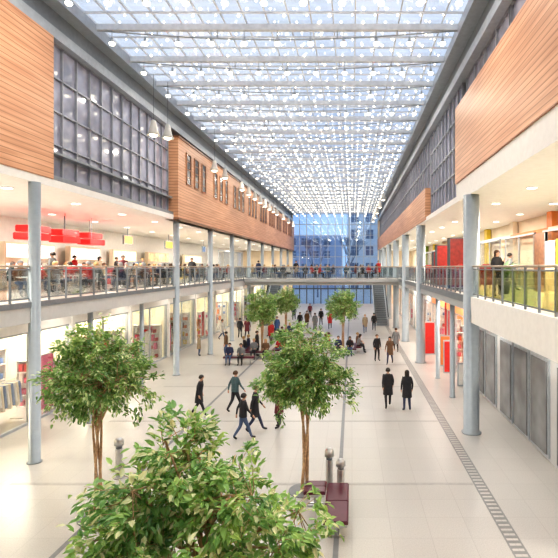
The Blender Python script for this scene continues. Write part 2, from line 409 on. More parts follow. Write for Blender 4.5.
def clothes_rack(cols,label):
    e=empty('clothes_rack',(0,0,0),math.pi/2,label=label,cat='clothes rack',group='shop clothes racks')
    fr=MB().tube([(-.8,0,0),(-.8,0,1.65),(.8,0,1.65),(.8,0,0)],.02,6)
    ob('frame',fr.mesh('frame',[M_chrome]),parent=e)
    for s in (-.8,.8): ob('foot',MB().box(s-.03,s+.03,-.25,.25,0,.03).mesh('foot',[M_chrome]),parent=e)
    gs=[MB().add([(-.03,-.22,1.55),(.03,-.22,1.55),(.03,.22,1.55),(-.03,.22,1.55),(-.05,-.3,.6+.1*j),(.05,-.3,.6+.1*j),(.05,.3,.6+.1*j),(-.05,.3,.6+.1*j)],[(0,1,2,3),(7,6,5,4),(0,4,5,1),(1,5,6,2),(2,6,7,3),(3,7,4,0)]).box(-.005,.005,-.01,.01,1.55,1.65).mesh('garment',[c]) for j,c in enumerate(cols)]
    for k in range(11): ob('garment',gs[k%len(gs)],(-.7+k*.14,0,0),parent=e)
    return e
for i,y0 in enumerate(bays):
    storefront(-12.6,y0+.15,y0+5.45,0,3.6,1)
    struct(nxt('trim'),MB().box(-12.7,-12.45,y0,y0+5.6,3.6,4.35).box(-12.75,-12.4,y0-.1,y0+.1,0,4.35),[M_white])
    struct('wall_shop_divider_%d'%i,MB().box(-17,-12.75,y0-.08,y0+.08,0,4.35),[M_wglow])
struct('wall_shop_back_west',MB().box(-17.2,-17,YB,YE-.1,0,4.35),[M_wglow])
shs=[]
colsets=[[M_pink,M_red,M_white],[M_orange,M_yellow,M_brown],[M_red,M_white,M_pink],[M_blue,M_white,M_orange]]
labs=['white shelf unit with pink and red goods','white shelf unit with orange and yellow goods','white shelf unit with red and white goods','white shelf unit with blue and orange goods']
H_=(2.0,2.5,2.2,2.6)
for j in range(4): shs.append(shelf_unit((-16.5,11.5+j*5.6,0.0),math.pi/2,colsets[j],labs[j],h=H_[j]))
racks=[clothes_rack([M_pink,M_white,M_red],'chrome rail of pink, white and red clothes'),clothes_rack([M_warm,M_blue,M_white],'chrome rail of cream and blue clothes'),clothes_rack([M_yellow,M_orange,M_white],'chrome rail of yellow and orange clothes')]
racks[0].location=(-13.6,12.2,0); racks[1].location=(-13.6,14.3,0); racks[2].location=(-14.9,12.6,0)
q=0
for i,y0 in enumerate(bays[:11]):
    for k,(dx,dy) in enumerate(((-16.5,3.6),(-14.9,1.2),(-14.9,4.0),(-13.5,2.7))):
        if i<1 and k: continue
        if k==3 or (k==1 and i%2):
            dup(racks[q%3],(dx,y0+dy,0),math.pi/2)
        else: dup(shs[q%4],(dx,y0+dy,0),math.pi/2)
        q+=1
    if i>0: dup(shs[(i*3+1)%4],(-13.75,y0+5.12,0),0.0)
sl=empty('shop_lamp',(-13.3,18,3.4),label='small glowing lamp hanging inside a shop window',cat='lamp',group='shop window lamps')
ob('shade',MB().lathe([(.03,.3),(.12,.25),(.2,.1),(.2,0)],14).mesh('shade',[M_down],True),parent=sl)
ob('cord',MB().tube([(0,0,.3),(0,0,1.06)],.01,6).mesh('cord',[M_dsteel]),parent=sl)
for j in range(1,12): dup(sl,(-13.3,18+j*2.1,3.4))
def banner(x,y,w,h,m,label,rot=0):
    e=empty('poster_stand',(x,y,0),rot,label=label,cat='poster')
    ob('poster',MB().box(-.02,.02,-w/2,w/2,.15,h).mesh('poster',[m]),parent=e)
    ob('frame',MB().box(-.03,.03,-w/2-.04,-w/2,0,h+.04).box(-.03,.03,w/2,w/2+.04,0,h+.04).box(-.03,.03,-w/2,w/2,h,h+.04).box(-.15,.15,-w/2-.04,w/2+.04,0,.03).mesh('frame',[M_lsteel]),parent=e)
for x,y,w,h,m,c in ((-12.95,20.3,.9,2.4,M_pink,'pink'),(-12.95,25.1,.8,2.2,M_orange,'orange'),(-12.95,30.4,.9,2.0,M_white,'white'),(-12.95,33.9,.8,2.0,M_pink,'pink'),(-12.95,36.2,.8,2.4,M_warm,'cream'),(-12.95,41.7,.8,2.2,M_red,'red'),(-12.95,50.5,.9,2.4,M_pink,'pink')):
    banner(x,y,w,h,m,c+' poster on a steel stand in a shop window')
for i in range(11):
    y0=20.2+5.5*i-11
    if i<3:
        struct('wall_east_panel_%d'%i,MB().box(6.2,6.4,y0,y0+5.5,0,4.4),[M_fascia2])
        for k in range(3):
            struct(nxt('door'),MB().box(6.14,6.2,y0+.3+k*1.7,y0+1.8+k*1.7,.1,3.2).box(6.1,6.14,y0+.4+k*1.7,y0+1.7+k*1.7,.2,3.1,1),[M_lsteel,M_dglaze])
        continue
    storefront(6.2,y0+.15,y0+5.35,0,3.4,-1)
    rd=i in(3,4)
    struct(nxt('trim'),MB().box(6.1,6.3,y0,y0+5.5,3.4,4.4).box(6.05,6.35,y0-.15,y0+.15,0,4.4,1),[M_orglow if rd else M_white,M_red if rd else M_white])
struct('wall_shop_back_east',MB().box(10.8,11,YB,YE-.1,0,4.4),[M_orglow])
for j in range(5):
    dup(shs[(2,0,1,2,3)[j]],(7.6,27.5+j*5.5,0),-math.pi/2); dup(shs[(0,2,3,1,2)[j]],(7.2,29.9+j*5.5,0),0)
def red_panel(x,y,z,w,h,label,m=M_red):
    ob('advertising_panel',MB().box(-w/2,w/2,-.04,.04,0,h).box(-w/2+.06,w/2-.06,-.05,-.04,.08,h-.08,1).mesh('advertising_panel',[M_lsteel,m]),(x,y,z),label=label,cat='sign')
red_panel(5.6,27.6,0.0,.7,1.9,'red upright advertising panel in steel frame beside column')
red_panel(5.4,33.5,0.0,.8,2.3,'tall red shop panel standing under the gallery')
red_panel(5.75,24.6,0.0,.7,1.2,'low white newspaper stand by the shop',M_white)
red_panel(5.75,29.6,0.0,.7,1.9,'orange upright shop panel under the gallery',M_orange)

struct('wall_shop_gallery_west',MB().box(-18.3,-18.1,YB,YE-.1,5,ZC),[M_white])
def counter(x,y,L,m,label,bm,h=1.1):
    e=empty('serving_counter',(x,y,5.0),label=label,cat='counter')
    ob('counter_front',MB().box(-.35,.35,0,L,0,h-.05).mesh('counter_front',[m]),parent=e)
    ob('worktop',MB().box(-.42,.42,-.05,L+.05,h-.05,h).mesh('worktop',[M_lsteel]),parent=e)
    ob('display_case',MB().box(-.3,.1,.4,L*.5,h,h+.4).mesh('display_case',[M_glass]),parent=e)
    ob('back_shelf',MB().box(-1.6,-1.3,.2,L-.2,0,2.4).box(-1.3,-1.28,.3,L-.3,.8,1.3,1).box(-1.3,-1.28,.3,L-.3,1.6,2.3,1).mesh('back_shelf',[M_warm,bm]),parent=e)
mg=mat('menu_glow',(1,.85,.65),.5,emit=.6,var=.3,scale=3); mg2=mat('menu_glow_orange',(1,.6,.35),.5,emit=.5,var=.4,scale=2); mg3=mat('menu_glow_white',(.95,.95,.9),.5,emit=.8,var=.2,scale=4)
counter(-16.2,24,4.5,M_warm,'cream food counter with lit back shelves',mg3)
counter(-16.2,29.6,4.0,M_red,'red food counter with lit back shelves',mg3)
counter(-16.2,35,4.2,M_orange,'orange snack counter with lit back shelves',mg)
counter(-16.2,41,5,M_yellow,'yellow snack counter with lit back shelves',mg2)
counter(-16.2,50,6,M_brown,'brown cafe counter with lit back shelves',mg)
for k in range(6):
    L=1.5
    prof=[(0.05,0),(L-.05,0),(L,.05),(L,.25),(L-.05,.30),(.05,.30),(0,.25),(0,.05)]
    vs=[(-.35,y,z) for y,z in prof]+[(.35,y,z) for y,z in prof]; n=8
    b=MB().add(vs,[(i,(i+1)%n,n+(i+1)%n,n+i) for i in range(n)]+[tuple(range(n))[::-1],tuple(range(n,2*n))])
    zz=7.3+.42*(k%2)
    e=empty('canopy_lamp',(-14.2-.75*(k%2),20.6+k*1.2,zz),label='flat bright red box lamp shade over the food counter',cat='lamp',group='red box lamp shades')
    ob('canopy',b.mesh('canopy',[M_redglow]),parent=e)
    ob('rod',MB().tube([(0,0,.30),(0,0,8.76-zz)],.015,6).mesh('rod',[M_dsteel]),(0,L/2,0),parent=e)
for j,(m,y,w) in enumerate(((M_yellow,38.5,1.5),(M_orange,31.5,1.2),(M_blue,48,1))):
    ob('illuminated_sign',MB().box(-.06,.06,0,w,0,.6).box(.06,.07,.05,w-.05,.05,.55,1).box(-.02,.02,w/2-.02,w/2+.02,.6,1.15).mesh('illuminated_sign',[M_steel,m]),(-15.0,y,7.6),label='plain coloured shop sign hung below the gallery soffit',cat='sign')
for i,y0 in enumerate((50,56)): storefront(-14.0,y0+.2,y0+5.0,5,7.9,1)
struct('wall_shop_gallery_east',MB().box(9.8,10,YB,YE-.1,5,ZC),[M_warm])
for i in range(1,10):
    y0=12+5.5*i
    struct(nxt('trim'),MB().box(9.45,9.75,y0-.3,y0+.3,5,ZC).box(9.4,9.7,y0,y0+5.5,7.8,8.0,1),[(M_yellow,M_green,M_orange,M_warm)[i%4],(M_white,M_warm,M_orange,M_white)[i%4]])
    storefront(9.0,y0+.5,y0+5,5,7.8,-1)
for i,(m,x,y,h,lab) in enumerate(((M_brown,8.3,20.5,2.6,'tall brown upright partition panel'),(M_yellow,8.0,17.5,2.2,'yellow upright partition panel'),(M_warm,8.3,19.3,2.2,'tall cream upright partition panel'))):
    ob('partition_panel',MB().box(-.05,.05,0,1.3,0,h).box(-.06,.06,0,.06,0,h,1).box(-.06,.06,1.24,1.3,0,h,1).mesh('partition_panel',[m,M_steel]),(x,y,5.0),label=lab,cat='partition')
for x,y,h in ((5.2,23.9,2.5),(5.15,27.2,2.3),(5.3,29.2,2.0)):
    e=empty('display_screen',(x,y,5.0),.15,label='tall dark red upright display screen by the railing',cat='screen',group='red display screens')
    ob('panel',MB().box(-.38,.38,-.15,.15,.1,h).mesh('panel',[M_dred]),parent=e)
    ob('frame',MB().box(-.42,-.38,-.16,.16,0,h+.04).box(.38,.42,-.16,.16,0,h+.04).box(-.42,.42,-.16,.16,h,h+.04).box(-.46,.46,-.22,.22,0,.03).mesh('frame',[M_dsteel]),parent=e)

dl=MB().lathe([(.2,-.02),(.2,0)],16,m=1).lathe([(.16,-.03),(.16,-.02)],16,m=0).mesh('downlight',[M_down,M_lsteel])
def area(x,y,z,e,size,col=(1,.92,.82)):
    l=bpy.data.lights.new('downlight','AREA'); l.shape='DISK'; l.size=size; l.energy=e; l.color=col
    o=bpy.data.objects.new('downlight_light',l); COL.objects.link(o); o.location=(x,y,z)
for y in range(8,78,4):
    for x in (-11.5,-15.0,6.0,8.4): ob('downlight',dl,(x,y,ZC),label='round recessed downlight in white soffit',cat='downlight',group='soffit downlights')
for y in (8,14,20,26,32,38,46,54,64,74):
    area(-13.2,y,ZC-.08,360,.7); area(6.8,y,ZC-.08,300,.7)
    area(-14.4,y+.5,4.4,330,.7,(1,.89,.74)); area(8.0,y,4.4,290,.7)
    area(-11.3,y,4.4,28,.5); area(5.3,y,4.4,55,.5)
for y in (4,13.5,24.5,35.5,46.5,57.5,68.5):
    for x in (-7,-2.8,1.6):
        area(x,y,14.6,165,.45,(1,.91,.78))

# ------------------------------------------------------------ trees
def foliage(blobs,nclus,nleaf,size,seed,light=1.0,spr=(.07,.13),pale=.13,out=1.2):
    r=random.Random(seed); vs=[];fs=[];cols=[]; twigs=[]
    tot=sum(bx[3]*bx[4] for bx in blobs)
    for c in range(nclus):
        t=r.uniform(0,tot)
        for bx in blobs:
            t-=bx[3]*bx[4]
            if t<=0: break
        th=r.uniform(0,2*math.pi); cz=r.uniform(-1,1); q=math.sqrt(1-cz*cz); rr=r.uniform(.25,out)**.6
        d=Vector((q*math.cos(th),q*math.sin(th),cz))
        cc=Vector((bx[0]+d.x*bx[3]*rr,bx[1]+d.y*bx[3]*rr,bx[2]+d.z*bx[4]*rr))
        base=r.random(); sp=r.uniform(*spr)
        tw=(d*.8+Vector((r.gauss(0,.4),r.gauss(0,.4),r.gauss(0,.3)))).normalized(); TL=sp*3.8
        twigs.append((cc-tw*TL*.6,cc+tw*TL*.5))
        for k in range(nleaf):
            tt=r.uniform(-.5,.5)
            p=cc+tw*TL*tt+Vector((r.gauss(0,sp*.6),r.gauss(0,sp*.6),r.gauss(0,sp*.5)-abs(tt)*.08))
            dr=(tw*.6+d*.3+Vector((r.gauss(0,.75),r.gauss(0,.75),r.gauss(-.3,.45)))).normalized()
            sd=dr.cross(Vector((r.gauss(0,.35),r.gauss(0,.35),1))).normalized(); up=sd.cross(dr).normalized()
            L=size*r.uniform(.7,1.25); w=L*.22
            o=len(vs)
            vs+=[p,p+dr*L*.3+sd*w+up*w*.35,p+dr*L*.7+sd*w*.8+up*w*.2,p+dr*L-up*L*.12,p+dr*L*.7-sd*w*.8+up*w*.2,p+dr*L*.3-sd*w+up*w*.35]
            fs+=[(o,o+1,o+2,o+3),(o,o+3,o+4,o+5)]
            g=r.random()*.5+base*.5
            ca=((0.10+.32*g**1.6)*light,(0.18+.35*g)*light,(0.055+.11*g)*light,1)
            if r.random()<pale: ca=(0.58*light,0.65*light,0.36*light,1)  # random share of leaves gets a paler colour
            cols+= [tuple(min(.88,c_) for c_ in ca[:3])+(1,)]*2
    me=bpy.data.meshes.new('foliage'); me.from_pydata([tuple(v) for v in vs],[],fs); me.materials.append(M_leaf)
    at=me.color_attributes.new('leafcol','FLOAT_COLOR','CORNER'); data=[]
    for p,c in zip(me.polygons,cols): data+=list(c)*p.loop_total
    at.data.foreach_set('color',data); me.update(); return me,twigs
def trunkmesh(seed,H=2.6):
    b=MB()
    for k in range(4):
        a=k*1.65+seed; pts=[]
        for i in range(13):
            t=i/12; rad=.10*(1-.55*math.sin(t*3.0))*(1+.3*t); ang=a+t*2.4
            pts.append((rad*math.cos(ang)+.03*math.sin(t*5+seed+k),rad*math.sin(ang),H*t))
        b.tube(pts,[.04*(1-.3*i/12) for i in range(13)],8)
    return b.mesh('trunk',[M_bark],True)
def branchmesh(seed,H,blobs,twigs):
    r=random.Random(seed+50); b=MB(); hubs=[]
    for k in range(16):
        a=k*2.4+r.uniform(-.3,.3); z0=H+r.uniform(-.2,.5)
        bx=blobs[k%len(blobs)]
        q=Vector((bx[0]+math.cos(a)*bx[3]*.5,bx[1]+math.sin(a)*bx[3]*.5,bx[2]+r.uniform(-.4,.6)*bx[4])); p=Vector((0,0,z0))
        mid=p.lerp(q,.5)+Vector((0,0,.1)); b.tube([p,mid,q],[.03,.02,.010],6); hubs+=[mid,q]
    for p,q in twigs:
        h=min(hubs,key=lambda v:(v-p).length); b.tube([h,p,q],[.008,.006,.003],4)
    b.tube([(0,0,H),(0.03,0.02,H+.6),(0,0,H+1.2)],[.05,.035,.012],7)
    return b.mesh('branch',[M_bark],True)
def tree(loc,ft,blobs,seed,label,sc=1.0,rot=0):
    fol,tw=ft
    e=empty('ficus_tree',loc,rot,label=label,cat='tree',group='indoor ficus trees'); e.scale=(sc,)*3
    ob('trunk',trunkmesh(seed),parent=e); ob('branch',branchmesh(seed,2.3,blobs,tw),parent=e); ob('foliage',fol,parent=e)
    return e
B1=[(0,0,3.35,1.15,1.0),(.45,.1,2.85,.85,.75),(-.45,-.1,2.95,.85,.8),(0,0,3.9,.75,.6)]
B2=[(-.3,0,3.65,.42,.5),(-.7,0,3.25,.6,.5),(.3,0,3.15,.6,.42),(.95,0,2.7,.5,.38),(.1,0,2.6,.85,.5),(-.95,0,2.7,.5,.42)]
B3=[(0,0,3.55,1.2,.95),(-.4,0,3.25,.9,.8),(.5,.1,3.1,.9,.75),(.05,0,4.1,.62,.5)]
t1=tree((-1.85,6.1,0),foliage(B2,240,32,.125,5,1.5,(.06,.11),.22,1.6),B2,3,'airy light-green ficus tree with scattered pale leaves')
t2=tree((-1.28,13.1,0),foliage(B1,270,36,.12,1,1.25,(.07,.12),.18,1.2),B1,4,'round-crowned ficus tree with thin pale stems by burgundy bench')
t3=tree((-6.2,11.7,0),foliage(B3,270,36,.12,9,1.25,(.07,.12),.18,1.2),B3,5,'broad ficus tree with thin pale stems beside a bollard')
t3.scale=(.93,.93,1.02)
x,y=gpos(262,355); t4=dup(t2,(x,y,0),1.0); t4['label']='round ficus tree beside seated shoppers'
x,y=gpos(343,352); t5=dup(t3,(x,y,0),2.0,.97); t5['label']='round ficus tree with a circle of seated people'
x,y=gpos(286,336); t6=dup(t2,(x,y,0),2.5,.95); t6['label']='small round ficus tree near the bridge'
gm=MB().lathe([(.45,0),(.45,.012),(.2,.012)],24).mesh('tree_grate',[M_strip])
for t in (t2,t3,t4,t5,t6,t1):
    ob('tree_grate',gm,(t.location.x,t.location.y,.004),label='dark round grate in the floor around a tree trunk',cat='grate',group='tree grates')

# ------------------------------------------------------------ benches & bollards
def bench(loc,rot,L=1.7,label='burgundy leather bench on steel legs'):
    e=empty('bench',loc,rot,label=label,cat='bench',group='burgundy benches')
    def cush(y0,y1):
        b=MB(); w=.27
        prof=[(-w,.40),(-w-.01,.45),(-w+.03,.485),(w-.03,.485),(w+.01,.45),(w,.40)]
        vs=[(x,y0,z) for x,z in prof]+[(x,y1,z) for x,z in prof]; n=6
        fs=[(i,(i+1)%n,n+(i+1)%n,n+i) for i in range(n)]+[tuple(range(n))[::-1],tuple(range(n,2*n))]
        b.add(vs,fs); return b.mesh('seat_cushion',[M_burg])
    ob('seat_cushion',cush(0,L/2-.015),parent=e); ob('seat_cushion',cush(L/2+.015,L),parent=e)
    ob('seat_frame',MB().box(-.25,.25,.02,L-.02,.33,.40).mesh('seat_frame',[M_chrome]),parent=e)
    lg=MB().box(-.2,.2,-.03,.03,0,.03).box(-.03,.03,-.03,.03,.03,.35).mesh('leg',[M_chrome])
    ob('leg',lg,(0,.25,0),parent=e); ob('leg',lg,(0,L-.25,0),parent=e)
    return e
b1=bench((-.36,10.6,0),0,1.9)
b2=bench((-.94,12.0,0),0,.62,'short burgundy leather bench beside the tree trunk')
for t in (t4,t5,t6):
    x,y=t.location.x,t.location.y
    dup(b1,(x+1.05,y-.75,0),0); dup(b1,(x-1.05,y-.75,0),0); dup(b1,(x+.95,y-1.2,0),math.pi/2)
def bollard(x,y,h=1.0):
    e=empty('bollard_lamp',(x,y,0),label='brushed steel bollard with rounded cap and dark band',cat='bollard',group='steel bollards'); e.scale=(1,1,h)
    ob('post',MB().lathe([(.15,0),(.15,.03),(.10,.04),(.10,.85)],16).mesh('post',[M_chrome],False),parent=e)
    ob('glass_band',MB().lathe([(.085,.85),(.085,.94)],16).mesh('glass_band',[M_steel],True),parent=e)
    ob('cap',MB().lathe([(.13,.94),(.13,1.08),(.1,1.14),(.02,1.16)],16).mesh('cap',[M_chrome],True),parent=e)
bollard(-.62,13.1,1.0); bollard(-.30,12.8,.85); bollard(-6.75,13.9)
def escalator(x,y,label):
    e=empty('escalator',(x,y,0),label=label,cat='escalator',group='escalators')
    L=8.7;H=5.0
    def mk(nm,x0,x1,a,c,m):
        b=MB(); b.add([(x0,0,max(0.0,a)),(x1,0,max(0.0,a)),(x1,L,H+a),(x0,L,H+a),(x0,0,c),(x1,0,c),(x1,L,H+c),(x0,L,H+c)],[(0,3,2,1),(4,5,6,7),(0,1,5,4),(1,2,6,5),(2,3,7,6),(3,0,4,7)]); ob(nm,b.mesh(nm,[m]),parent=e)
    mk('truss_casing',-.75,.75,-.7,.05,M_lsteel)
    for sx in (-.7,.62):
        mk('balustrade',sx+.02,sx+.05,.05,.95,M_glass); mk('handrail',sx-.01,sx+.08,.95,1.03,M_dark)
    st=MB()
    for i in range(24):
        st.box(-.55,.55,L*i/24,L*(i+1)/24,H*i/24+.05,H*(i+1)/24+.05)
    ob('steps',st.mesh('steps',[M_steel]),parent=e)
escalator(3.1,49.6,'escalator with glass sides rising to the gallery')
escalator(-8.9,49.6,'escalator with glass sides beside the gallery columns')

# ------------------------------------------------------------ people
def skinbody(name,J,E,sub=2):
    keys=list(J.keys()); idx={k:i for i,k in enumerate(keys)}
    me=bpy.data.meshes.new(name); me.from_pydata([J[k][0] for k in keys],[(idx[a],idx[b_]) for a,b_,m in E],[])
    o=bpy.data.objects.new(name,me); COL.objects.link(o)
    sk=o.modifiers.new('Skin','SKIN'); sk.use_smooth_shade=True
    for i,k in enumerate(keys):
        r=J[k][1]; d=me.skin_vertices[0].data[i]; d.radius=(r,r); d.use_root=(k=='pelvis')
    ss=o.modifiers.new('Sub','SUBSURF'); ss.levels=sub; ss.render_levels=sub
    bpy.context.view_layer.update()
    dg=bpy.context.evaluated_depsgraph_get(); nm=bpy.data.meshes.new_from_object(o.evaluated_get(dg)); nm.name=name
    bpy.data.objects.remove(o)
    segs=[(Vector(J[a][0]),Vector(J[b_][0]),m) for a,b_,m in E]
    nm.materials.clear()
    for q in range(4): nm.materials.append(M_dark)
    for p in nm.polygons:
        c=p.center; best=9;bm=0
        for a,b_,m in segs:
            ab=b_-a; t=max(0,min(1,(c-a).dot(ab)/max(ab.length_squared,1e-9))); d=(c-(a+ab*t)).length
            if d<best: best=d;bm=m
        p.material_index=bm; p.use_smooth=True
    return nm
def skeleton(pose):
    J={};E=[]
    sit=pose.startswith('sit'); hz=.53 if sit else .93
    lean=.0
    if pose=='lean': lean=-.14
    if pose in('walk','walk2'): lean=-.04
    if pose=='sit2': lean=-.22
    def P(x,y,z): return (x,y+lean*max(0,(z-hz)),z)
    J['pelvis']=(P(0,0,hz),.135); J['spine']=(P(0,0,hz+.2),(.13)); J['chest']=(P(0,0,hz+.4),.15); J['neckb']=(P(0,.005,hz+.53),.065)
    J['neck']=(P(0,-.005,hz+.585),.052); J['chin']=(P(0,-.03,hz+.635),.066); J['skull']=(P(0,-.015,hz+.71),.092); J['crown']=(P(0,0,hz+.775),.062)
    J['nose']=(P(0,-.13,hz+.685),.012)
    E+=[('pelvis','spine',1),('spine','chest',1),('chest','neckb',1),('neckb','neck',0),('neck','chin',0),('chin','skull',0),('skull','crown',0),('skull','nose',0)]
    for s,sx in (('l',-1),('r',1)):
        J['ear'+s]=(P(sx*.095,.0,hz+.69),.014); E.append(('skull','ear'+s,0))
        sh=P(sx*.165,.0,hz+.485); J['sh'+s]=(sh,.062)
        if pose=='walk': a=.22*sx
        elif pose=='walk2': a=-.22*sx
        else: a=0
        if sit: el=(sx*.24,-.06,hz+.22); wr=(sx*.14,-.30,hz+.16); hd=(sx*.11,-.36,hz+.16); fd=Vector((-.3*sx,-1,-.1)).normalized()
        elif pose=='stand': el=(sx*.235,.03,hz+.21); wr=(sx*.235,-.06,hz-.03); hd=(sx*.23,-.08,hz-.09); fd=Vector((0,-.25,-1)).normalized()
        elif pose=='phone' and sx>0: el=(.23,-.05,hz+.24); wr=(.14,-.22,hz+.38); hd=(.12,-.26,hz+.43); fd=Vector((-.2,-.5,.6)).normalized()
        else: el=(sx*.235,a*.5+.02,hz+.22); wr=(sx*.235,a*1.0-.06,hz+.0); hd=(sx*.23,a*1.15-.08,hz-.06); fd=Vector((0,-.3+a,-1)).normalized()
        el=P(*el);wr=P(*wr);hd=P(*hd)
        J['el'+s]=(el,.045); J['wr'+s]=(wr,.03); J['hd'+s]=(hd,.032)
        E+=[('chest','sh'+s,1),('sh'+s,'el'+s,1),('el'+s,'wr'+s,1),('wr'+s,'hd'+s,0)]
        hv=Vector(hd)
        for q in range(4):
            off=Vector((0,(q-1.5)*.02,0)) if not sit else Vector(((q-1.5)*.02,0,0))
            l=(.06,.075,.07,.055)[q]
            p1=hv+off*.9+fd*.045; p2=p1+fd*l*.55+Vector((-.008*sx,0,0)); 
            J[f'f{q}a'+s]=(tuple(p1),.009); J[f'f{q}b'+s]=(tuple(p2),.008)
            E+=[('hd'+s,f'f{q}a'+s,0),(f'f{q}a'+s,f'f{q}b'+s,0)]
        th=hv+Vector((-.03*sx,-.03,0))+fd*.02; J['th'+s]=(tuple(th),.010); E.append(('hd'+s,'th'+s,0))
        if sit:
            hp=(sx*.09,0,hz-.02); kn=(sx*.11,-.44,hz-.02); an=(sx*.11,-.42,.09); to=(sx*.12,-.6,.045)
        else:
            hp=(sx*.09,0,hz-.08)
            if pose in('walk','lean'): f=-sx
            elif pose=='walk2': f=sx
            else: f=0
            if f>0: kn=(sx*.1,-.16,.5); an=(sx*.1,-.3,.10); to=(sx*.105,-.46,.06)
            elif f<0: kn=(sx*.1,.06,.5); an=(sx*.1,.32,.16); to=(sx*.105,.2,.045)
            else: kn=(sx*.1,-.02-(.05 if sx>0 else 0),.49); an=(sx*.125,.02,.09); to=(sx*.155,-.14,.045)
        J['hp'+s]=(hp,.10); J['kn'+s]=(kn,.066); J['an'+s]=(an,.045); J['to'+s]=(to,.038)
        E+=[('pelvis','hp'+s,2),('hp'+s,'kn'+s,2),('kn'+s,'an'+s,2),('an'+s,'to'+s,3)]
    return J,E,hz,lean
POSE={}
def make_pose(pose):
    J,E,hz,lean=skeleton(pose)
    body=skinbody('body_'+pose,J,E,1 if pose.startswith('sit') else 2)
    def hair(long):
        b=MB(); c=(0,.005+lean*.75,hz+.70)
        n=16; vs=[];fs=[]
        for i in range(7):
            t=i/6*math.pi*.62
            for k in range(n):
                a=2*math.pi*k/n; front=max(0,-math.sin(a))
                tt=t*(1-.35*front)
                rx=.105*math.sin(tt);ry=.118*math.sin(tt); z=.118*math.cos(tt)
                vs.append((c[0]+rx*math.cos(a),c[1]+ry*math.sin(a),c[2]+z))
        if long:
            for zz,sc in ((-.12,1.0),(-.2,.95),(-.27,.7)):
                for k in range(n):
                    a=2*math.pi*k/n; s_=math.sin(a); yy=.09*sc*max(s_,-.1)
                    vs.append((c[0]+.10*sc*math.cos(a),c[1]+yy,c[2]+zz))
        R_=10 if long else 7
        for i in range(R_-1):
            for k in range(n): fs.append((i*n+k,i*n+(k+1)%n,(i+1)*n+(k+1)%n,(i+1)*n+k))
        b.add(vs,fs); return b.mesh('hair',[M_dark],True)
    eye=MB().lathe([(.004,-.009),(.010,-.004),(.010,.004),(.004,.009)],8).mesh('eye',[M_dark],True)
    def coatm(prof):
        b=MB(); n=18; vs=[];fs=[]
        for rx,ry,z in prof:
            for k in range(n):
                a=2*math.pi*k/n; vs.append((rx*math.cos(a),ry*math.sin(a)+lean*max(0,z),hz+z))
        for i in range(len(prof)-1):
            for k in range(n): fs.append((i*n+k,i*n+(k+1)%n,(i+1)*n+(k+1)%n,(i+1)*n+k))
        b.add(vs,fs); return b.mesh('coat',[M_dark],True)
    base=[(.075,.075,.555),(.12,.09,.53),(.20,.105,.47),(.21,.135,.36),(.185,.13,.2),(.19,.135,.05)]
    short=coatm(base if pose.startswith('sit') else base+[(.19,.14,-.06)])
    longc=short if pose.startswith('sit') else coatm(base+[(.20,.15,-.10),(.215,.175,-.34)])
    POSE[pose]=(body,hair(False),hair(True),eye,short,longc,hz,lean)
for p in ('walk','walk2','stand','sit','sit2','phone','lean'): make_pose(p)
CL={'black':(0.026,0.026,0.031),'navy':(0.035,0.045,0.10),'grey':(0.20,0.21,0.22),'teal':(0.07,0.12,0.13),'brown':(0.16,0.09,0.05),'red':(0.45,0.03,0.03),
'white':(0.6,0.58,0.55),'beige':(0.38,0.3,0.2),'jeans':(0.08,0.12,0.22),'green':(0.08,0.12,0.05),'maroon':(0.15,0.03,0.04),'blue':(0.06,0.12,0.3)}
def cm(n): return mat('cloth_'+n,CL[n],.8,var=.15,scale=9)
M_skin=mat('skin',(0.62,0.36,0.25),.5,var=.05)
HAIR={'dark':mat('hair_dark',(0.02,0.012,0.008),.5),'brown':mat('hair_brown',(0.09,0.04,0.018),.5),'blond':mat('hair_blond',(0.45,0.3,0.13),.5),'grey':mat('hair_grey',(0.3,0.3,0.3),.6)}
M_shoe=mat('shoe_black',(0.012,0.012,0.012),.4)
PC=[0]
def person(x,y,z,rot,pose,top,leg,hair='dark',long=False,coat=True,h=1.0,eyes=True,act=None,group='shoppers'):
    PC[0]+=1
    if pose=='sit' and PC[0]%2: pose='sit2'
    body,hs,hl,eye,ct,cl,hz,lean=POSE[pose]
    lc=PC[0]%3!=0
    desc={'walk':'walking across the hall','walk2':'striding along the hall','stand':'standing still','sit':'sitting','sit2':'sitting','phone':'with one hand raised','lean':'hurrying, leaning forward'}[pose]
    e=ob('person',None,(x,y,z),rot,label=f"person in {top} jacket and {leg} trousers, {act or desc}",cat='person',group=group); e.scale=(h,)*3
    bo=ob('body',body,parent=e)
    for i,m in enumerate((M_skin,cm(top),cm(leg),M_shoe)):
        bo.material_slots[i].link='OBJECT'; bo.material_slots[i].material=m
    hr=ob('hair',hl if long else hs,parent=e); hr.material_slots[0].link='OBJECT'; hr.material_slots[0].material=HAIR[hair]
    if coat:
        c=ob('coat',cl if lc else ct,parent=e); c.material_slots[0].link='OBJECT'; c.material_slots[0].material=cm(top)
    if eyes:
        for sx in (-.032,.032): ob('eye',eye,(sx,-.103+lean*.7,hz+.71),parent=e)
    return e
A=math.pi
def gp(px,py,*a,**k):
    x,y=gpos(px,py); return person(x,y,0,*a,**k)
gp(388,408,A,'walk','black','black','dark')
gp(407,411,A+.1,'stand','black','navy','dark',True)
gp(377,361,.3,'stand','black','black','brown')
gp(390,364,-.3,'walk','brown','navy','dark',True)
gp(396,352,A,'walk2','grey','black','brown')
gp(235,412,A/2+.9,'walk','teal','black','brown')
gp(199,416,A/2,'lean','black','black','dark',h=.97)
gp(255,432,A/2+.2,'walk2','black','navy','brown')
gp(243,440,A/2+.6,'walk','black','jeans','dark',h=.95)
gp(279,428,-A/2,'phone','maroon','black','brown',True)
gp(199,356,A/2+.3,'stand','beige','jeans','blond',h=.85)
gp(240,338,A,'stand','black','black','dark')
gp(247,338,A,'walk','maroon','black','dark')
gp(271,343,0,'walk2','red','black','blond',True)
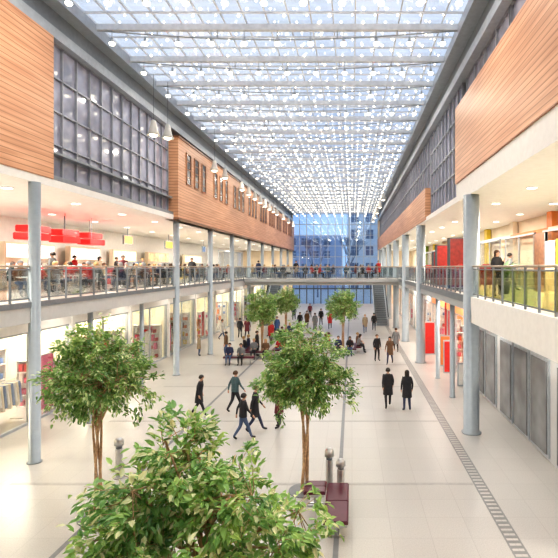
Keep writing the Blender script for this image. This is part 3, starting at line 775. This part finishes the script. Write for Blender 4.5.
gp(300,330,0,'walk','black','jeans','dark'); gp(307,328,0,'walk2','brown','black','dark'); gp(315,331,A,'stand','grey','black','brown')
gp(321,325,0,'stand','black','black','dark'); gp(330,329,A,'walk','red','black','dark')
gp(365,333,0,'walk','beige','jeans','blond'); gp(374,331,A,'walk2','black','black','dark')
gp(294,320,A,'walk','teal','black','dark')
gp(222,340,A/2,'walk','white','jeans','brown')
gp(310,318,0,'walk','maroon','black','dark'); gp(340,318,A,'stand','black','black','dark'); gp(355,320,A,'walk','blue','black','dark')
for t in (t4,t5,t6):
    x,y=t.location.x,t.location.y
    for i,(dx,dy,rt) in enumerate(((1.07,-.3,A/2),(1.05,.55,A/2),(.5,-1.22,0),(-.3,-1.22,0),(-1.07,-.2,-A/2),(-1.07,.6,-A/2))):
        if t is t6 and i%2: continue
        person(x+dx,y+dy,-.0,rt,'sit',R.choice(('black','navy','grey','maroon','brown','red')),R.choice(('black','jeans')),R.choice(('dark','brown','blond')),R.random()<.4,act='on a bench',group='people seated on benches',eyes=False)
xb,yb=gpos(240,364)
dup(b1,(xb+.9,yb,0),A/2)
for dx,c,l in ((-.65,'navy','jeans'),(.1,'grey','black')):
    person(xb+dx,yb,0,0,'sit',c,l,'dark',act='sitting on a bench',group='people seated on benches')
gp(257,356,A/2,'stand','black','black','brown')
gp(226,357,-A/2,'stand','brown','jeans','dark')
gp(282,350,A,'walk','black','black','brown'); gp(277,336,0,'stand','blue','black','dark')

def chair_proto(loc):
    e=empty('cafe_chair',loc,0,label='light metal cafe chair with curved back',cat='chair',group='cafe chairs')
    ob('seat',MB().lathe([(.19,.44),(.21,.455),(.19,.47)],16).mesh('seat',[M_rail],True),parent=e)
    bk=MB(); arc=[(.21*math.cos(a),.21*math.sin(a),.82) for a in [math.pi*(.1+.8*i/8) for i in range(9)]]
    bk.tube(arc,.014,6)
    for a in (.25,.42,.58,.75): bk.tube([(.19*math.cos(a*A),.19*math.sin(a*A),.46),(.21*math.cos(a*A),.21*math.sin(a*A),.82)],.009,6)
    ob('backrest',bk.mesh('backrest',[M_chrome],True),parent=e)
    lg=MB().tube([(0,0,.45),(.04,.0,0)],.012,6).mesh('leg',[M_chrome],True)
    for k in range(4):
        a=A/4+k*A/2; ob('leg',lg,(.15*math.cos(a),.15*math.sin(a),0),a,parent=e)
    return e
def table_proto(loc):
    e=empty('cafe_table',loc,0,label='round cafe table with pale top on a steel pedestal',cat='table',group='cafe tables')
    ob('table_top',MB().lathe([(.36,.72),(.38,.735),(.36,.75)],20).mesh('table_top',[M_white],True),parent=e)
    ob('pole',MB().lathe([(.03,.02),(.03,.72)],10).mesh('pole',[M_chrome],True),parent=e)
    ob('base',MB().lathe([(.24,0),(.22,.02),(.04,.03)],16).mesh('base',[M_chrome],True),parent=e)
    return e
tp=table_proto((-11.5,17.0,5.0)); cp_=chair_proto((-11.5,17.8,5.0))
first=True
def cafe(x,y,nper,z=5.0,chairs=3):
    global first
    if not first: dup(tp,(x,y,z))
    a0=R.uniform(0,6.28)
    for k in range(chairs):
        a=a0+k*2*A/chairs; cx,cy=x+.78*math.cos(a),y+.78*math.sin(a)
        rot=math.atan2(y-cy,x-cx)+A/2
        if first and k==0: cp_.location=(cx,cy,z); cp_.rotation_euler=(0,0,rot)
        else: dup(cp_,(cx,cy,z),rot)
        if k<nper:
            person(cx,cy,z-.0,rot,'sit',R.choice(('black','navy','grey','maroon','brown','red','beige','white','teal')),R.choice(('black','jeans')),R.choice(('dark','brown','blond','grey')),R.random()<.4,coat=True,act='at a cafe table',group='cafe guests',eyes=False)
    first=False
tp.location=(-11.6,17.2,5.0)
cafe(-11.6,17.2,1)
for (x,y,n) in ((-11.5,19.8,2),(-13.4,21.6,3),(-11.5,22.4,3),(-11.6,24.9,3),(-13.8,24.6,3),(-11.6,27.6,3),(-13.6,28.0,3),(-11.5,30.2,3),(-11.7,36,3),(-13.5,33.5,3),(-13.6,31,3),(-11.6,42,3),(-13.6,36.5,3),(-15,22.2,2),(-11.6,39,3)): cafe(x,y,n)
for (x,y,n) in ((-8.6,45.4,2),(-6.6,45.6,3),(-4.6,45.4,2),(-2.4,45.5,3),(-.4,45.5,2),(1.6,45.5,3),(-7.5,47.6,2),(-3.4,47.6,2),(.6,47.6,2)): cafe(x,y,n)
def gal(x,y,*a,**k): return person(x,y,5.0,*a,**k)
gal(-12.6,20.2,-A/2,'stand','grey','black','dark'); gal(-15.2,26.3,A/2,'stand','red','black','dark'); gal(-15.2,31,A/2,'stand','black','jeans','brown'); gal(-15.2,28.9,A/2,'stand','beige','jeans','dark',True); gal(-15.1,34.6,A/2,'stand','navy','black','blond'); gal(-12.5,26.2,.5,'walk','maroon','black','dark')
gal(-11.2,33.6,0,'walk','black','black','dark'); gal(-5.5,47.2,0,'stand','black','black','dark'); gal(2.6,47.2,0,'walk','red','black','dark'); gal(-9.2,47.2,A,'stand','navy','black','dark')
gal(5.4,17.9,.4,'phone','black','black','brown',True)
gal(7.2,22,A/2,'walk','grey','black','dark'); gal(6.2,36,0,'walk','black','black','dark'); gal(7.2,29.5,1,'stand','beige','jeans','blond')

def armchair(x,y,rot,label='red upholstered wing armchair with curved high back'):
    e=empty('armchair',(x,y,5.0),rot,label=label,cat='armchair',group='red wing chairs')
    ob('seat',MB().box(-.33,.33,-.35,.3,.22,.45).mesh('seat',[M_dred]),parent=e)
    bk=MB(); 
    prof=[(-.38,.3),(-.4,.9),(-.34,1.15),(-.15,1.25),(.15,1.25),(.34,1.15),(.4,.9),(.38,.3)]
    vs=[(px_,.28+.12*(1-(px_/.4)**2),pz) for px_,pz in prof]+[(px_,.40+.12*(1-(px_/.4)**2),pz) for px_,pz in prof]; n=8
    bk.add(vs,[(i,(i+1)%n,n+(i+1)%n,n+i) for i in range(n)]+[tuple(range(n))[::-1],tuple(range(n,2*n))])
    ob('backrest',bk.mesh('backrest',[M_dred]),parent=e)
    for sx in (-1,1): ob('armrest',MB().box(min(sx*.33,sx*.43),max(sx*.33,sx*.43),-.35,.32,.2,.66).mesh('armrest',[M_dred]),parent=e)
    lg=MB().tube([(0,0,.22),(0,0,0)],[.03,.02],8).mesh('leg',[M_brown])
    for a,c in ((-.3,-.3),(.3,-.3),(-.3,.27),(.3,.27)): ob('leg',lg,(a,c,0),parent=e)
    return e
a1=armchair(5.4,22.2,.6)
for x,y,r in ((6.6,24.4,-.8),(5.6,33.5,.5),(5.4,35.5,.4),(6.5,26.6,1.2)): dup(a1,(x,y,5.0),r)
def palm(x,y,z):
    e=empty('potted_palm',(x,y,z),label='potted palm with arching green fronds in grey pot',cat='potted plant')
    ob('pot',MB().lathe([(.2,0),(.28,.5),(.3,.52),(.25,.5)],18).mesh('pot',[M_steel],True),parent=e)
    b=MB()
    for k in range(14):
        a=k*2.4; l=R.uniform(.6,.85); up=R.uniform(.8,1.3)
        prev=None
        for i in range(8):
            t=i/7; c=Vector((math.cos(a)*l*t,math.sin(a)*l*t,.5+up*(t*1.7-t*t*1.0)))
            sd=Vector((-math.sin(a),math.cos(a),-.25)); w=.07*math.sin(math.pi*min(1,.15+t*.85))+.01
            p,q=c+sd*w,c-Vector((-math.sin(a),math.cos(a),.25))*w
            if prev: b.add([prev[0],prev[2],c,p],[(0,1,2,3)]); b.add([prev[2],prev[1],q,c],[(0,1,2,3)])
            prev=(p,q,c)
    ob('fronds',b.mesh('fronds',[mat('palm_green',(0.08,0.16,0.05),.5,var=.3)]),parent=e)
palm(6.3,19.9,5.0)

# ------------------------------------------------------------ world & camera
w=bpy.data.worlds.new('dusk_sky'); scene.world=w; w.use_nodes=True; nt=w.node_tree; bg=nt.nodes['Background']
tc=nt.nodes.new('ShaderNodeTexCoord'); n=nt.nodes.new('ShaderNodeTexNoise'); n.inputs['Scale'].default_value=2.6; n.inputs['Detail'].default_value=5
r=nt.nodes.new('ShaderNodeValToRGB'); r.color_ramp.elements[0].position=.35; r.color_ramp.elements[1].position=.60
r.color_ramp.elements[0].color=(0.45,0.57,0.78,1); r.color_ramp.elements[1].color=(0.84,0.90,0.98,1)
nt.links.new(tc.outputs['Generated'],n.inputs[0]); nt.links.new(n.outputs[0],r.inputs[0]); nt.links.new(r.outputs[0],bg.inputs[0]); bg.inputs[1].default_value=1.22
cam=bpy.data.cameras.new('camera'); co=bpy.data.objects.new('camera',cam); COL.objects.link(co); scene.camera=co
co.location=(0,0,EYE); co.rotation_euler=(math.pi/2,0,0); cam.sensor_width=36; cam.lens=F/558*36
cam.shift_x=(279-VX)/558; cam.shift_y=-(279-VY)/558; cam.clip_end=400
scene.view_settings.view_transform='Standard'; scene.view_settings.exposure=0.0
try: scene.view_settings.look='Medium High Contrast'
except Exception: pass
